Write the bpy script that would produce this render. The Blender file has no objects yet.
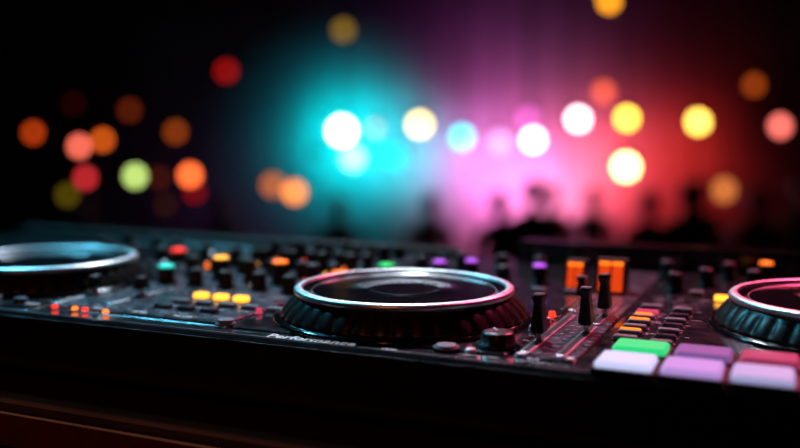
import bpy, bmesh, math, random
from mathutils import Vector, Matrix
random.seed(7)
sc = bpy.context.scene
try:
    sc.view_settings.view_transform = 'Standard'
except Exception as e:
    print(e)

# ------------------------------------------------------------------ materials
def mat(name, col, rough=0.5, metal=0.0, emis=None, es=0.0, noise=0.0, nscale=40, coat=0.0, spec=0.5, rvar=0.0):
    m = bpy.data.materials.new(name); m.use_nodes = True
    nt = m.node_tree; b = nt.nodes['Principled BSDF']
    b.inputs['Base Color'].default_value = (*col, 1)
    b.inputs['Roughness'].default_value = rough
    b.inputs['Metallic'].default_value = metal
    b.inputs['Specular IOR Level'].default_value = spec
    b.inputs['Coat Weight'].default_value = coat
    if emis:
        b.inputs['Emission Color'].default_value = (*emis, 1)
        b.inputs['Emission Strength'].default_value = es
    if noise or rvar:
        tc = nt.nodes.new('ShaderNodeTexCoord'); n = nt.nodes.new('ShaderNodeTexNoise')
        n.inputs['Scale'].default_value = nscale; n.inputs['Detail'].default_value = 5
        nt.links.new(tc.outputs['Object'], n.inputs['Vector'])
        if noise:
            r = nt.nodes.new('ShaderNodeMix'); r.data_type = 'RGBA'
            r.inputs[6].default_value = (*[c*(1-noise) for c in col], 1)
            r.inputs[7].default_value = (*[min(1, c*(1+noise)) for c in col], 1)
            nt.links.new(n.outputs['Fac'], r.inputs[0]); nt.links.new(r.outputs[2], b.inputs['Base Color'])
        if rvar:
            mr = nt.nodes.new('ShaderNodeMapRange')
            mr.inputs['From Min'].default_value = .3; mr.inputs['From Max'].default_value = .7
            mr.inputs['To Min'].default_value = max(0.02, rough-rvar); mr.inputs['To Max'].default_value = rough+rvar
            nt.links.new(n.outputs['Fac'], mr.inputs['Value']); nt.links.new(mr.outputs[0], b.inputs['Roughness'])
    return m

M = {}
M['deck'] = mat('deck_black', (.02,.02,.024), .2, .0, noise=.4, nscale=60, rvar=.08, coat=.6)
M['panel'] = mat('brushed_panel', (.10,.10,.125), .3, .75, noise=.3, nscale=90, rvar=.08)
M['black'] = mat('black_plastic', (.012,.012,.013), .35, noise=.3)
M['rubber'] = mat('rubber', (.02,.018,.018), .32, noise=.3)
M['grip'] = mat('grip_rubber', (.014,.009,.009), .34, noise=.3)
M['gloss'] = mat('gloss_black', (.006,.006,.008), .10, rvar=.03)
M['chrome'] = mat('satin_aluminium', (.82,.84,.88), .36, 1.0, rvar=.05, nscale=200)
M['trim'] = mat('edge_metal', (.25,.24,.26), .35, 1.0, rvar=.1)
M['label'] = mat('label_print', (.65,.65,.72), .5)
M['grey'] = mat('grey_button', (.22,.22,.25), .4, noise=.2)
def glow(name, col, s): 
    M[name] = mat('lit_'+name, tuple(c*.4 for c in col), .35, 0, col, s)
glow('yellow', (1,.42,.03), 2.4); glow('orange', (1,.17,.01), 2.2); glow('red', (1,.03,.01), 2.0)
glow('green', (.01,.8,.15), 1.1); glow('cyan', (.03,.8,.65), 1.4); glow('purple', (.5,.08,.85), 1.4)
glow('pink', (.8,.06,.15), .8)
glow('meter', (1,.07,.008), 1.0)
glow('pad_white', (.62,.64,.97), .95); glow('pad_lilac', (.56,.34,.82), .75); glow('pad_blue', (.50,.48,.84), .7)
glow('pad_green', (.02,.75,.22), .9); glow('pad_violet', (.32,.15,.48), .55); glow('pad_rose', (.5,.05,.15), .5)

# ------------------------------------------------------------------ mesh builder
class MB:
    def __init__(s): s.v=[]; s.f=[]; s.mi=[]; s.mats=[]; s.sm=[]
    def m(s, name):
        mm = M[name]
        if mm not in s.mats: s.mats.append(mm)
        return s.mats.index(mm)
    def loops(s, rings, name, cap0=True, cap1=True, smooth=True):
        mi = s.m(name); n = len(rings[0]); base=len(s.v)
        for r in rings: s.v += [tuple(p) for p in r]
        for k in range(len(rings)-1):
            a=base+k*n; b=a+n
            for i in range(n):
                j=(i+1)%n
                s.f.append((a+i,a+j,b+j,b+i)); s.mi.append(mi); s.sm.append(smooth)
        if cap0: s.f.append(tuple(base+i for i in reversed(range(n)))); s.mi.append(mi); s.sm.append(False)
        if cap1:
            o=base+(len(rings)-1)*n
            s.f.append(tuple(o+i for i in range(n))); s.mi.append(mi); s.sm.append(False)
    def lathe(s, cx, cy, prof, name, seg=32, scal=None, **k):
        rings=[]
        for idx,(r,z) in enumerate(prof):
            ring=[]
            for i in range(seg):
                t=2*math.pi*i/seg; rr=r
                if scal and idx in scal[0]: rr = r - scal[2]*(0.5+0.5*math.cos(scal[1]*t))**2
                ring.append((cx+rr*math.cos(t), cy+rr*math.sin(t), z))
            rings.append(ring)
        s.loops(rings, name, **k)
    def rr(s, cx, cy, w, d, levels, name, rad=.002, rot=0, cs=4, **k):
        rings=[]
        for ins,z in levels:
            ring=[]; hw=w/2-ins; hd=d/2-ins; R=max(.0001,min(rad, hw*.99, hd*.99))
            for (sx,sy,a0) in ((1,1,0),(-1,1,90),(-1,-1,180),(1,-1,270)):
                for q in range(cs+1):
                    a=math.radians(a0+90*q/cs)
                    x=sx*(hw-R)+R*math.cos(a); y=sy*(hd-R)+R*math.sin(a)
                    ring.append((cx+x*math.cos(rot)-y*math.sin(rot), cy+x*math.sin(rot)+y*math.cos(rot), z))
            rings.append(ring)
        s.loops(rings, name, smooth=False, **k)
    def box(s, x0,x1,y0,y1,z0,z1,name):
        s.loops([[(x0,y0,z),(x1,y0,z),(x1,y1,z),(x0,y1,z)] for z in (z0,z1)], name, smooth=False)
    def tube(s, a, b, r, name, seg=12, r2=None):
        a=Vector(a); b=Vector(b); d=(b-a).normalized(); q=d.to_track_quat('Z','Y')
        r2 = r if r2 is None else r2
        s.loops([[p+q@Vector((rr_*math.cos(2*math.pi*i/seg), rr_*math.sin(2*math.pi*i/seg),0)) for i in range(seg)] for p,rr_ in ((a,r),(b,r2))], name)
    def obj(s, name, parent=None, bevel=0):
        me=bpy.data.meshes.new(name); me.from_pydata(s.v,[],s.f)
        for mm in s.mats: me.materials.append(mm)
        for p,mi,sm in zip(me.polygons,s.mi,s.sm): p.material_index=mi; p.use_smooth=sm
        me.update()
        o=bpy.data.objects.new(name,me); sc.collection.objects.link(o)
        if parent: o.parent=parent
        return o

# ------------------------------------------------------------------ DJ controller
YAW = math.radians(-24)
DECK_O = Vector((.004,.865,1.0))
ctrl = bpy.data.objects.new('dj_controller', None); sc.collection.objects.link(ctrl)
ctrl.location = DECK_O; ctrl.rotation_euler=(0,0,YAW)
U0,U1,V0,V1 = -.95,.62,-.135,.44

b=MB()
b.rr((U0+U1)/2,(V0+V1)/2,U1-U0,V1-V0,[(.012,-.06),(0,-.052),(0,-.003),(.003,0)],'deck',rad=.012)
for fx in (U0+.1,-.2,.2,U1-.1):
    for fy in (V0+.06,V1-.06):
        b.lathe(fx,fy,[(.018,-.066),(.02,-.06),(.02,-.058)],'rubber',seg=20)
b.obj('chassis',ctrl)
b=MB()
b.box(U0+.01,U1-.01,V0-.0008,V0+.0015,-.0045,-.0035,'trim')
b.box(U0+.01,U1-.01,V0+.006,V0+.0072,0,.0006,'trim')
b.obj('edge_trim',ctrl)
# section plates
b=MB()
b.rr(-.245,.15,.215,.50,[(0,0),(0,.0012),(.001,.002)],'panel',rad=.006)
b.rr(-.63,.15,.53,.53,[(0,0),(0,.0012),(.001,.002)],'deck',rad=.006)
b.rr(.005,.155,.262,.53,[(0,0),(0,.0012),(.001,.002)],'deck',rad=.006)
b.rr(.166,.13,.05,.48,[(0,0),(0,.0012),(.001,.002)],'panel',rad=.004)
b.rr(.402,.13,.40,.515,[(0,0),(0,.0012),(.001,.002)],'deck',rad=.006)
b.obj('section_plates',ctrl)
# rear ledge (screen bridge)
b=MB()
b.rr(.30,.425,.62,.05,[(0,0),(0,.024),(.006,.03)],'gloss',rad=.006)
b.rr(-.52,.425,.84,.03,[(0,0),(0,.008),(.003,.011)],'black',rad=.004)
b.obj('rear_ledge',ctrl)

def jog(name,u,v):
    b=MB(); Z=.002
    b.lathe(u,v,[(.125,Z),(.125,Z+.0015),(.1235,Z+.003),(.119,Z+.0035)],'gloss',seg=128)
    # dimpled grip wall, sloping outwards
    prof=[(.1185,Z+.0035),(.1175,Z+.006),(.115,Z+.010),(.1115,Z+.0145),(.108,Z+.0185),(.1045,Z+.0215),(.1025,Z+.0235)]
    b.lathe(u,v,prof,'grip',seg=400,scal=((1,2,3,4),40,.002),cap1=False)
    # aluminium rim
    b.lathe(u,v,[(.1025,Z+.0228),(.1048,Z+.0236),(.1056,Z+.0255),(.1052,Z+.0275),(.1035,Z+.029),(.0997,Z+.0297),(.0975,Z+.0292),(.0968,Z+.0275)],'chrome',seg=160,cap0=False,cap1=False)
    b.lathe(u,v,[(.0968,Z+.0275),(.09,Z+.0262),(.0885,Z+.0255)],'gloss',seg=128,cap0=False,cap1=False)
    b.lathe(u,v,[(.0885,Z+.0255),(.0882,Z+.0260),(.0876,Z+.0255)],'trim',seg=128,cap0=False,cap1=False)
    b.lathe(u,v,[(.0876,Z+.0255),(.06,Z+.0254),(.034,Z+.0254),(.0335,Z+.0257),(.033,Z+.0254),(.03,Z+.0254)],'gloss',seg=128,cap0=False)
    b.obj(name,ctrl)
jog('jog_wheel_1',-.472,.014); jog('jog_wheel_2',0,0); jog('jog_wheel_3',.392,.10)

SZ=.002
def knob(b,u,v,r=.009,h=.018,cap='black',ang=0.4):
    b.lathe(u,v,[(r*1.25,SZ),(r*1.25,SZ+.002),(r,SZ+.003),(r*.92,SZ+h*.85),(r*.8,SZ+h),(r*.6,SZ+h+.0003)],'rubber',seg=36,scal=((2,3),12,.0008))
    if cap!='black':
        b.lathe(u,v,[(r*.85,SZ+h+.0002),(r*.8,SZ+h+.0022),(r*.3,SZ+h+.0032)],cap,seg=20)
    dx,dy=math.cos(ang),math.sin(ang)
    b.rr(u+dx*r*.45,v+dy*r*.45,r*.7,.0016,[(0,SZ+h),(0,SZ+h+.0008)],'label',rad=.0003,rot=ang,cs=1)
def button(b,u,v,w,d,m,h=.004,rad=.0018):
    b.rr(u,v,w+.003,d+.003,[(0,SZ),(0,SZ+.0008)],'black',rad=rad+.001)
    b.rr(u,v,w,d,[(0,SZ+.0005),(0,SZ+h-.0008),(.0008,SZ+h)],m,rad=rad)
def rbutton(b,u,v,r,m,h=.005):
    b.lathe(u,v,[(r*1.2,SZ),(r*1.2,SZ+.0012),(r,SZ+.0013),(r,SZ+h-.001),(r*.88,SZ+h)],m,seg=28)
def label(b,u,v,w=.012,d=.0016):
    b.rr(u,v,w,d,[(0,SZ+.0001),(0,SZ+.0004)],'label',rad=.0004,cs=1)
def fader(b,u,v,v0,v1,h=.04):
    c=(v0+v1)/2
    b.rr(u,c,.009,v1-v0,[(0,SZ),(0,SZ+.0008),(.001,SZ+.0012)],'trim',rad=.002)
    b.rr(u,c,.004,v1-v0-.008,[(0,SZ+.001),(0,SZ+.0016)],'black',rad=.001)
    for k in range(9):
        vv=v0+.006+(v1-v0-.012)*k/8
        label(b,u-.011,vv,.005,.0008); label(b,u+.011,vv,.005,.0008)
    b.rr(u,v,.005,.004,[(0,SZ),(0,SZ+.012)],'chrome',rad=.001)
    b.rr(u,v,.012,.018,[(.0008,SZ+.008),(0,SZ+.010),(.0015,SZ+h*.6),(.0022,SZ+h*.8),(.001,SZ+h-.002),(.002,SZ+h)],'rubber',rad=.002)
    b.rr(u,v,.009,.0016,[(0,SZ+h-.0006),(0,SZ+h+.0004)],'label',rad=.0003,cs=1)

# mixer knobs
b=MB()
cols=[-.33,-.288,-.246,-.204,-.162]
rows=[.06,.108,.156,.204,.252,.30,.35]
LIT={(1,1):'yellow',(3,1):'orange',(0,0):'cyan'}
for i,u in enumerate(cols):
    for j,v in enumerate(rows):
        c=LIT.get((i,j),'black')
        knob(b,u,v+random.uniform(-.003,.003),.0105 if c!='black' else .0085,.019+.006*(j%2),c,random.uniform(0,6))
        label(b,u,v-.018); 
for u,v,c in ((-.405,.178,'red'),(-.405,.24,'black'),(-.45,.2,'black'),(-.5,.2,'black'),(-.56,.22,'black'),(-.60,.25,'black'),(-.48,.27,'black'),(-.54,.3,'black'),(-.62,.33,'black'),
              (-.095,.165,'green'),(-.048,.215,'purple'),(-.016,.239,'purple'),(.07,.233,'purple'),(.106,.257,'yellow'),
              (-.05,.3,'black'),(0,.31,'black'),(.05,.31,'black'),(-.09,.26,'black'),(.03,.22,'black'),
              (.221,.243,'black'),(.25,.29,'black'),(.30,.30,'black'),(.36,.31,'black'),(.42,.30,'black'),(.311,.36,'orange'),(.2,.34,'black'),(.27,.35,'black'),(.40,.36,'black')):
    knob(b,u,v,.011 if c in('red','green') else .009,.02,c,random.uniform(0,6))
knob(b,.1215,-.085,.015,.012,'black',2.2)
b.obj('rotary_knobs',ctrl)

# faders
b=MB()
fader(b,.148,-.055,-.10,.06); fader(b,.177,-.007,-.10,.02); fader(b,.177,.074,.03,.14); fader(b,.143,.13,.085,.19,.028)
fader(b,-.355,-.03,-.09,.03,.02); fader(b,-.30,-.02,-.07,.03,.02)
b.obj('fader_group',ctrl)

# level meter bridge: two upright LED columns in a slanted housing
b=MB()
for u,v,n in ((.116,.215,6),(.158,.205,7)):
    h=.0045*n+.004
    w=.009 if u<.13 else .014
    b.loops([[(u-w-.002,v-.008,SZ),(u+w+.002,v-.008,SZ),(u+w+.002,v+.022,SZ),(u-w-.002,v+.022,SZ)],
             [(u-w-.002,v+.004,SZ+h),(u+w+.002,v+.004,SZ+h),(u+w+.002,v+.022,SZ+h),(u-w-.002,v+.022,SZ+h)]],'black',smooth=False)
    for k in range(n):
        for s in (-1,1):
            z0=SZ+.003+.0045*k; z1=z0+.0033
            y0=v-.008+.012*(z0-SZ)/h; y1=v-.008+.012*(z1-SZ)/h
            uc=u+s*w*.5; ww=w*.42
            b.loops([[(uc-ww,y0-.0012,z0),(uc+ww,y0-.0012,z0),(uc+ww,y0+.001,z0),(uc-ww,y0+.001,z0)],
                     [(uc-ww,y1-.0012,z1),(uc+ww,y1-.0012,z1),(uc+ww,y1+.001,z1),(uc-ww,y1+.001,z1)]],'orange' if k>=n-1 else 'meter',smooth=False)
b.obj('level_meters',ctrl)

# pads
b=MB()
pads=[['pad_white','pad_lilac','pad_blue','pad_lilac','pad_white'],['pad_green','pad_violet','pad_rose','pad_violet','pad_blue']]
for r,(v,row) in enumerate(zip((-.108,-.058),pads)):
    for k,m in enumerate(row):
        u=.229+.0475*k+.003*r
        b.rr(u,v,.046,.046 if r==0 else .040,[(0,SZ),(0,SZ+.002)],'black',rad=.003)
        b.rr(u,v,.041,.039 if r==0 else .032,[(0,SZ+.002),(0,SZ+.005),(.0015,SZ+.0066)],m,rad=.003)
b.obj('performance_pads',ctrl)

# buttons
b=MB()
for u in (-.232,-.207,-.182): button(b,u,-.006,.015,.011,'yellow',.006)
for k in range(5): button(b,-.235+.028*k,-.035,.018,.009,'grey')
for k in range(3): button(b,-.235+.028*k,-.065,.018,.009,'panel')
for k in range(4): label(b,-.235+.028*k,-.05,.014,.0018)
for k,(v,m) in enumerate(((-.02,'grey'),(.004,'grey'),(.028,'grey'),(.052,'grey'),(.076,'grey'),(.1,'pink'),(.13,'grey'))):
    button(b,.213,v,.02,.009,m,.004)
    button(b,.243,v-.006,.018,.008,'panel' if k%2 else 'grey',.004)
button(b,.213,.053,.018,.003,'orange',.0055); button(b,.213,.005,.018,.003,'orange',.0055); button(b,.213,.078,.016,.003,'orange',.0055)
button(b,.273,.20,.014,.010,'yellow',.006)
button(b,.246,.225,.014,.010,'grey',.005); button(b,.29,.235,.014,.010,'red',.005)
button(b,-.135,.14,.034,.010,'orange',.014)
rbutton(b,.085,-.108,.009,'grey',.003)
rbutton(b,.108,-.114,.004,'chrome',.003)
rbutton(b,.134,.02,.004,'chrome'); rbutton(b,.133,-.02,.004,'grey'); rbutton(b,.132,.05,.003,'red')
rbutton(b,-.132,-.05,.003,'pink'); rbutton(b,-.132,-.105,.008,'grey')
for k in range(7): rbutton(b,-.60+.035*k,-.10,.007,('grey','cyan','grey','panel','grey','grey','panel')[k])
for k in range(6): rbutton(b,-.36,.05+.045*k,.005,('cyan','grey','grey','orange','grey','grey')[k])
for k in range(8): button(b,-.12+.034*k,.18+.004*(k%2),.014,.008,('grey','panel','grey','grey')[k%4])
for k in range(8): button(b,-.60+.03*k,.16,.016,.010,('grey','panel','grey','grey')[k%4])
# small status LEDs, toggle switches, screws
for i,u in enumerate([-.309,-.267,-.225,-.183]):
    for j,v in enumerate([.084,.132,.18,.228,.276]):
        c=('grey','orange','grey','chrome','red','grey','yellow')[(i*3+j*2)%7]
        rbutton(b,u,v,.0028,c,.004)
for k in range(6): rbutton(b,-.335+.013*k,-.108,.0028,('red','grey','orange')[k%3],.003)
for k in range(4):
    u,v=-.385,.075+.05*k
    rbutton(b,u,v,.005,'chrome',.003); b.tube((u,v,SZ+.003),(u+.002,v-.003,SZ+.014),.0016,'chrome',10,.0024)
for u,v in ((-.345,-.092),(-.145,-.092),(.146,-.105),(.186,-.105),(.20,.36),(-.118,.40),(.125,.40),(-.345,.39),(-.145,.39)): rbutton(b,u,v,.0028,'chrome',.0012)
for k in range(90):
    u=random.uniform(-.34,-.15); v=random.choice((-.09,-.082,-.022,.012,.025,.034,.085,.132,.18,.228))
    label(b,u,v,random.uniform(.005,.016),.0014)
for k in range(50):
    label(b,random.uniform(.205,.26),random.uniform(.0,.2),random.uniform(.004,.01),.0010)
for k in range(30): label(b,random.uniform(-.60,-.37),random.choice((.145,.178,.19,.24,-.118,-.085)),random.uniform(.006,.016),.0014)
b.obj('buttons',ctrl)

M['label2']=mat('white_print_glow',(.8,.8,.85),.4,0,(.8,.85,1),.25)  # lettering gets slight emission to look brighter, it is no lamp
def text(s,u,v,size,z=0,parent=ctrl,name='printed_label'):
    c=bpy.data.curves.new(name,'FONT'); c.body=s; c.size=size; c.extrude=.0002; c.offset=.0001 if size>.01 else 0
    c.materials.append(M['label2']); o=bpy.data.objects.new(name,c); sc.collection.objects.link(o)
    o.parent=parent; o.location=(u,v,z+.0003)
text('Performance',-.076,-.1265,.0165,0)
text('LOOP',.035,-.127,.005); text('CUE',.155,-.118,.005,SZ); text('HOT CUE',.21,-.031,.005,SZ)
text('FILTER',-.25,-.095,.006,SZ); text('TRIM',-.30,-.095,.006,SZ); text('TEMPO',-.38,-.105,.006,SZ); text('MASTER',-.2,-.095,.006,SZ)

# ------------------------------------------------------------------ table
M['table']=mat('table_walnut',(.035,.006,.003),.9,noise=.5,nscale=12,spec=.0)
M['wood']=mat('table_edge_wood',(.13,.025,.010),.9,noise=.5,nscale=30,spec=.0)
tb=bpy.data.objects.new('dj_table',None); sc.collection.objects.link(tb)
tb.location=(DECK_O.x,DECK_O.y,0); tb.rotation_euler=(0,0,YAW)
b=MB(); b.rr(-.15,.17,2.0,.74,[(.004,.894),(0,.898),(0,.93),(.004,.934)],'table',rad=.01); b.obj('table_top',tb)
b=MB(); b.box(-1.14,.84,-.206,-.2,.90,.928,'wood'); b.obj('edge_band',tb)
b=MB()
for x in (-1.1,.8):
    for y in (-.15,.49): b.rr(x,y,.05,.05,[(0,.012),(0,.894)],'table',rad=.005); b.lathe(x,y,[(.03,0),(.03,.012)],'rubber',seg=20)
b.box(-1.1,.8,.485,.495,.25,.894,'table')
b.obj('legs',tb)

# ------------------------------------------------------------------ venue
FL=-1.05
M['wall']=mat('wall_plaster',(.55,.55,.55),.9,noise=.35,nscale=1.0,spec=.1)
M['darkwall']=mat('wall_black',(.03,.03,.035),.9,noise=.3,nscale=2,spec=.1)
M['floor']=mat('floor_concrete',(.05,.05,.055),.6,noise=.3,nscale=2,rvar=.15)
M['stage']=mat('stage_boards',(.02,.018,.018),.5,noise=.4,nscale=6,rvar=.1)
b=MB(); b.box(-8,8,-3,12.2,FL-.1,FL,'floor'); b.obj('floor')
b=MB(); b.box(-8,8,12,12.2,FL,5.6,'wall'); b.obj('wall_back')
b=MB(); b.box(-8.2,-8,-3,12.2,FL,5.6,'darkwall'); b.obj('wall_left')
b=MB(); b.box(8,8.2,-3,12.2,FL,5.6,'darkwall'); b.obj('wall_right')
b=MB(); b.box(-8,8,-3.2,-3,FL,5.6,'darkwall'); b.obj('wall_front')
b=MB(); b.box(-8.2,8.2,-3.2,12.2,5.6,5.7,'darkwall'); b.obj('ceiling')
b=MB(); b.box(-3.5,3.5,-2.8,2.3,FL,0,'stage'); b.obj('stage_platform')

# ------------------------------------------------------------------ stage lights
M['can']=mat('lamp_housing',(.02,.02,.02),.5,noise=.2)
def stage_light(x,z,y,r,col,s):
    b=MB()
    r*=.76; s*=1.35
    col=tuple(c**1.5 for c in col)
    k='lens_%d'%len(bpy.data.materials)
    M[k]=mat('lamp_lens',tuple(c*.3 for c in col),.2,0,col,s)
    def ring(rr,yy): return [(rr*math.cos(-2*math.pi*i/28),yy,rr*math.sin(-2*math.pi*i/28)) for i in range(28)]
    b.loops([ring(r*.5,.30),ring(r*.62,.27),ring(r*.8,.14),ring(r*1.08,.06),ring(r*1.12,-.03),ring(r*1.06,-.03),ring(r*1.02,.0)],'can',cap1=False)
    b.loops([ring(r*1.02,.0),ring(r*.8,-.008),ring(r*.3,-.014)],k,cap0=False)
    R=r*1.25
    b.tube((-R,.08,0),(-R,.08,r*1.6),.012,'can'); b.tube((R,.08,0),(R,.08,r*1.6),.012,'can')
    b.tube((-R,.08,r*1.6),(R,.08,r*1.6),.012,'can')
    b.tube((-R,.08,0),(-r,.08,0),.018,'can'); b.tube((R,.08,0),(r,.08,0),.018,'can')
    b.tube((0,.08,r*1.6),(0,.08,5.6-z),.009,'can',8)
    o=b.obj('stage_light'); o.location=(x,y,z)
L=[(-.644,1.22,.13,(.85,1,1),10),(-.52,.92,.12,(.45,1,1),4.2),(-.27,1.25,.07,(1,.6,.4),1.2),(.22,1.29,.11,(1,.8,.35),6),
(.69,1.15,.115,(.08,.85,.97),4),(-.055,.93,.13,(.05,.8,.9),1.8),(1.48,1.12,.10,(1,.85,1),9),(1.43,1.36,.11,(1,.3,.8),1.6),(1.11,1.09,.12,(.9,.6,1),1.8),
(1.98,1.35,.105,(1,.8,.85),9),(2.26,1.65,.10,(1,.25,.15),1.9),(2.52,1.36,.10,(1,.75,.15),7),(2.51,.82,.135,(1,.88,.45),10),(3.31,1.32,.105,(1,.72,.2),7),
(3.93,1.73,.09,(.9,.25,.05),1.0),(4.22,1.275,.095,(1,.32,.28),3.2),(3.6,.564,.12,(.9,.4,.15),1.3),(3.3,.53,.10,(.8,.25,.12),1.0),(4.44,.59,.09,(.9,.5,.05),1.0),
(2.32,2.66,.10,(1,.5,.05),3.5),(-.63,2.34,.09,(.6,.4,.08),1.0),(-1.93,1.886,.085,(.8,.04,.03),1.2),(-3,1.45,.08,(.5,.12,.03),1.0),(-2.49,1.21,.08,(.7,.2,.03),1.3),
(-3.63,1.52,.07,(.25,.02,.01),.6),(-4.07,1.2,.07,(1,.2,.04),1.8),(-3.56,1.05,.085,(1,.3,.22),3.6),(-3.30,1.12,.08,(1,.28,.05),2.6),(-2.94,.72,.09,(.6,.75,.3),3.8),
(-3.49,.7,.08,(1,.12,.14),2.1),(-3.69,.51,.08,(.45,.35,.03),.8),(-2.33,.73,.09,(1,.28,.10),5),(-2.28,.54,.08,(.8,.04,.03),.8),(-2.67,.7,.07,(.5,.12,.05),.5),
(-1.41,.62,.11,(.9,.35,.12),1.2),(-1.17,.54,.10,(1,.42,.12),3),(1.87,.04,.05,(1,.1,.6),1.6),(-.9,.98,.07,(.05,.4,.4),.4),(-2.6,.4,.06,(.4,.15,.05),.4)]
for i,(x,z,r,c,s) in enumerate(L):
    y=10+((i*7)%5-2)*.3
    t=y/10
    stage_light(x*t,1.175+(z-1.175)*t,y,r,c,s)

# overhead trusses, out of view; the added fill spots are not attached
b=MB()
def truss(y,z):
    for dy,dz in ((-.15,0),(.15,0),(0,.26)): b.tube((-6,y+dy,z+dz),(6,y+dy,z+dz),.025,'can')
    for k in range(24):
        x=-6+.5*k
        b.tube((x,y-.15,z),(x+.25,y,z+.26),.012,'can',6); b.tube((x+.25,y,z+.26),(x+.5,y+.15,z),.012,'can',6); b.tube((x,y-.15,z),(x+.5,y+.15,z),.012,'can',6)
    for x in (-5.5,0,5.5): b.tube((x,y,z+.26),(x,y,5.6),.02,'can',8)
truss(9.0,4.7); truss(3.4,4.2)
b.obj('lighting_truss')

def spot(name,loc,tgt,col,p,ang,blend=1,rad=.15):
    l=bpy.data.lights.new(name,'SPOT'); l.color=col; l.energy=p; l.spot_size=math.radians(ang); l.spot_blend=blend; l.shadow_soft_size=rad
    o=bpy.data.objects.new(name,l); sc.collection.objects.link(o); o.location=loc
    o.rotation_euler=(Vector(tgt)-Vector(loc)).to_track_quat('-Z','Y').to_euler()
    return o
# added spots aimed at the rear wall; their pools imitate glowing haze
spot('haze_glow_spot',(-.72,11.25,1.15),(-.66,12,1.12),(.0,.85,.88),58,125)
spot('haze_glow_spot',(-.50,10.75,1.15),(-.60,12,1.1),(.0,.60,.85),58,115)
spot('haze_glow_spot',(.1,11.2,.95),(.1,12,.9),(.02,.75,.88),30,120)
spot('haze_glow_spot',(.75,11.1,.8),(.75,12,.8),(.35,.35,.85),24,110)
spot('haze_glow_spot',(1.35,11.1,.45),(1.35,12,.75),(1,.16,.75),85,120)
spot('haze_glow_spot',(1.9,11.1,.25),(1.9,12,.60),(1,.25,.48),90,120)
spot('haze_glow_spot',(1.6,10.6,-.2),(1.6,12,.25),(1,.18,.50),85,115)
spot('haze_glow_spot',(2.65,11.2,.7),(2.7,12,.8),(1,.09,.10),55,120)
spot('haze_glow_spot',(3.0,10.4,.2),(3.1,12,.5),(1,.03,.05),66,115)
spot('haze_glow_spot',(3.7,11.1,.9),(3.7,12,.9),(1,.04,.02),18,115)
spot('haze_glow_spot',(1.3,10.2,1.3),(1.3,12,1.9),(.4,.05,.6),16,120)
spot('haze_glow_spot',(-2.0,10.4,.0),(-2.1,12,.3),(.25,.08,.35),6,115)
# added spots grazing the wall; their streaks imitate beams in haze
for x,tx,c,p,a in ((1.9,.9,(1,.25,.8),60,10),(2.1,1.75,(1,.4,.7),60,9),(2.3,2.9,(1,.2,.3),70,10),(4.6,3.0,(1,.08,.06),120,9),(5.2,3.9,(1,.06,.04),80,9),(-.3,-1.0,(.0,.7,.8),28,10),(-.9,.2,(.0,.6,.8),28,9)):
    spot('spot_beam',(x,11.5,3.1),(tx,11.95,.2),c,p,a,.4,.05)
# unseen fill spots added to tint and brighten the controller and table
spot('fill_pink',(1.8,3.2,3.7),(.42,.72,1.0),(1,.08,.20),820,18)
spot('fill_cyan',(-1.8,3.2,3.7),(-.50,1.15,1.0),(.12,.7,1),400,26)
spot('fill_white',(-.1,3.3,3.9),(-.08,.98,1.0),(.75,.85,1),420,24)
spot('fill_amber',(-.9,-1.8,3.0),(-.3,.5,.9),(1,.22,.10),34,20)

w=bpy.data.worlds.new('world'); sc.world=w; w.use_nodes=True
w.node_tree.nodes['Background'].inputs[0].default_value=(.3,.25,.5,1); w.node_tree.nodes['Background'].inputs[1].default_value=.01

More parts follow.
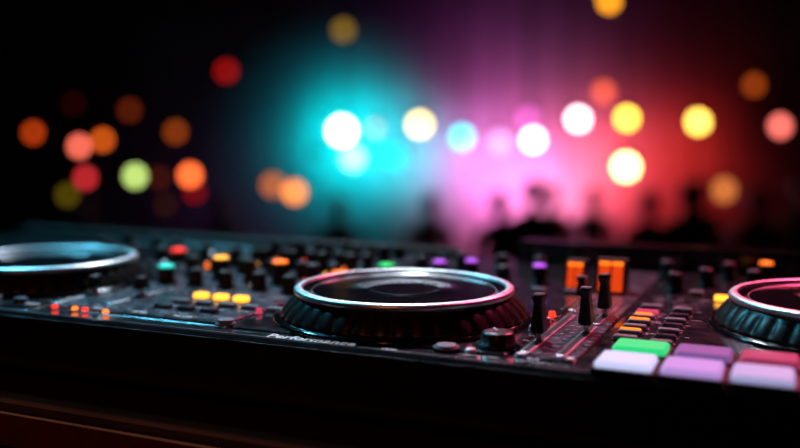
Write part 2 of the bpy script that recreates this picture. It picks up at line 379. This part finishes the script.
# ------------------------------------------------------------------ audience
M['skin']=mat('skin',(.25,.14,.10),.5,noise=.1); M['hair']=mat('hair',(.02,.015,.012),.6,noise=.3)
M['shirt']=mat('shirt',(.02,.015,.025),.8,noise=.3); M['jeans']=mat('jeans',(.02,.03,.06),.8,noise=.3); M['eye']=mat('eye',(.7,.7,.7),.2); M['lip']=mat('lips',(.3,.08,.07),.4)
def person_mesh(pose):
    V=[(0,0,.95),(0,0,1.1),(0,.005,1.28),(0,.01,1.40),(0,.005,1.49),(0,-.005,1.57)]
    R=[(.155,.11),(.135,.10),(.165,.115),(.13,.085),(.055,.055),(.05,.05)]
    E=[(0,1),(1,2),(2,3),(3,4),(4,5)]
    def add(p,r,par):
        V.append(p); R.append(r if isinstance(r,tuple) else (r,r)); E.append((par,len(V)-1)); return len(V)-1
    for s,up in ((-1,pose[0]),(1,pose[1])):
        sh=add((s*.175,.01,1.40),.06,3)
        if up: el=(s*.30,-.04,1.58); wr=(s*.24,-.10,1.83); d=Vector((-s*.1,-.15,1)).normalized()
        else: el=(s*.24,.03,1.13); wr=(s*.22,-.10,.90); d=Vector((0,-.45,-1)).normalized()
        e=add(el,.043,sh); w_=add(wr,.028,e)
        side=Vector((0,1,0)) if not up else Vector((s,0,0)); side=(side-d*side.dot(d)).normalized()
        n=d.cross(side)
        wv=Vector(wr); p=add(tuple(wv+d*.05),(.036,.02),w_)
        for k,(o,l) in enumerate(((-.03,.07),(-.01,.082),(.01,.076),(.03,.06))):
            a=wv+d*.085+side*o; q=add(tuple(a),.0095,p)
            q=add(tuple(a+d*l*.5+n*.006),.0085,q); add(tuple(a+d*l*.95+n*.022),.007,q)
        a=wv+d*.035-side*.035; q=add(tuple(a),.011,w_); add(tuple(a+d*.045-side*.028),.009,q)
    for s in (-1,1):
        h=add((s*.095,0,.86),.095,0); k=add((s*.105,-.015,.49),.062,h); a=add((s*.11,.02,.09),.042,k); add((s*.12,-.13,.045),(.045,.035),a)
    me=bpy.data.meshes.new('p'); me.from_pydata([tuple(v) for v in V],E,[])
    o=bpy.data.objects.new('p',me); sc.collection.objects.link(o)
    sk=o.modifiers.new('s','SKIN'); 
    for i,r in enumerate(R): me.skin_vertices[0].data[i].radius=r
    me.skin_vertices[0].data[0].use_root=True
    ss=o.modifiers.new('u','SUBSURF'); ss.levels=1; ss.render_levels=1
    dg=bpy.context.evaluated_depsgraph_get(); body=bpy.data.meshes.new_from_object(o.evaluated_get(dg))
    bpy.data.objects.remove(o)
    bm=bmesh.new(); bm.from_mesh(body)
    for f in bm.faces:
        c=f.calc_center_median(); f.smooth=True
        up=pose[0] if c.x<0 else pose[1]
        if c.z<.97 and abs(c.x)<.20 and not (abs(c.x)>.17 and c.z>.6): f.material_index=3
        elif c.z>1.475 and abs(c.x)<.12: f.material_index=0
        elif (up and c.z>1.5 and abs(c.x)>.12) or (not up and abs(c.x)>.15 and c.z<1.15): f.material_index=0
        else: f.material_index=2
    def ell(c,s,mi,cut=None,seg=20):
        g=bmesh.ops.create_uvsphere(bm,u_segments=seg,v_segments=seg//2+2,radius=1)
        for v in g['verts']:
            z=v.co.z
            v.co=Vector(c)+Vector((v.co.x*s[0]*(1-.18*max(0,-z)),v.co.y*s[1],z*s[2]))
        for f in {f for v in g['verts'] for f in v.link_faces}: f.material_index=mi; f.smooth=True
        return g['verts']
    ell((0,-.01,1.635),(.077,.095,.118),0)
    for v in ell((0,.008,1.655),(.086,.1,.112),1):
        if v.co.y<-.05: v.co.y=-.05; v.co.z=max(v.co.z,1.69)
    ell((0,-.108,1.625),(.013,.02,.022),0,seg=10); ell((0,-.098,1.578),(.024,.008,.007),5,seg=10)
    for s in (-1,1):
        ell((s*.03,-.093,1.645),(.012,.008,.008),4,seg=10); ell((s*.079,.0,1.63),(.009,.02,.03),0,seg=10)
    out=bpy.data.meshes.new('audience_member'); bm.to_mesh(out); bm.free()
    out.materials.clear()
    for k in ('skin','hair','shirt','jeans','eye','lip'): out.materials.append(M[k])
    return out
PM=[person_mesh((0,0)),person_mesh((1,0)),person_mesh((1,1))]
mn=[min(v.co.z for v in m.vertices) for m in PM]
for x,y,k,s,rz in ((.88,7.9,0,1.0,.1),(1.16,7.9,0,1.06,-.2),(1.50,9.0,0,1.0,.3),(2.18,7.9,0,1.0,0),(2.50,7.8,0,1.05,.2),(2.85,8.6,0,1.03,.1),(3.05,7.7,0,1.02,-.2),(3.5,7.8,0,1.05,.1),(1.95,9.1,0,.98,.2),(-.6,8.8,0,.93,.2),(-1.7,8.6,0,.95,-.1),(-3.0,8.5,0,.97,.1),(.3,8.9,0,.95,0),(4.3,8.7,1,1,0)):
    o=bpy.data.objects.new('audience_member',PM[k]); sc.collection.objects.link(o)
    o.scale=(s,s,s); o.rotation_euler=(0,0,rz); o.location=(x,y,FL-mn[k]*s)

# ------------------------------------------------------------------ camera
cam=bpy.data.cameras.new('camera'); co=bpy.data.objects.new('camera',cam); sc.collection.objects.link(co)
co.location=(0,0,1.175); co.rotation_euler=(math.radians(90),0,0)
cam.lens=40.5; cam.sensor_width=36; cam.shift_y=-89/800; cam.clip_start=.01
cam.dof.use_dof=True; cam.dof.focus_distance=.79; cam.dof.aperture_fstop=1.65
sc.camera=co
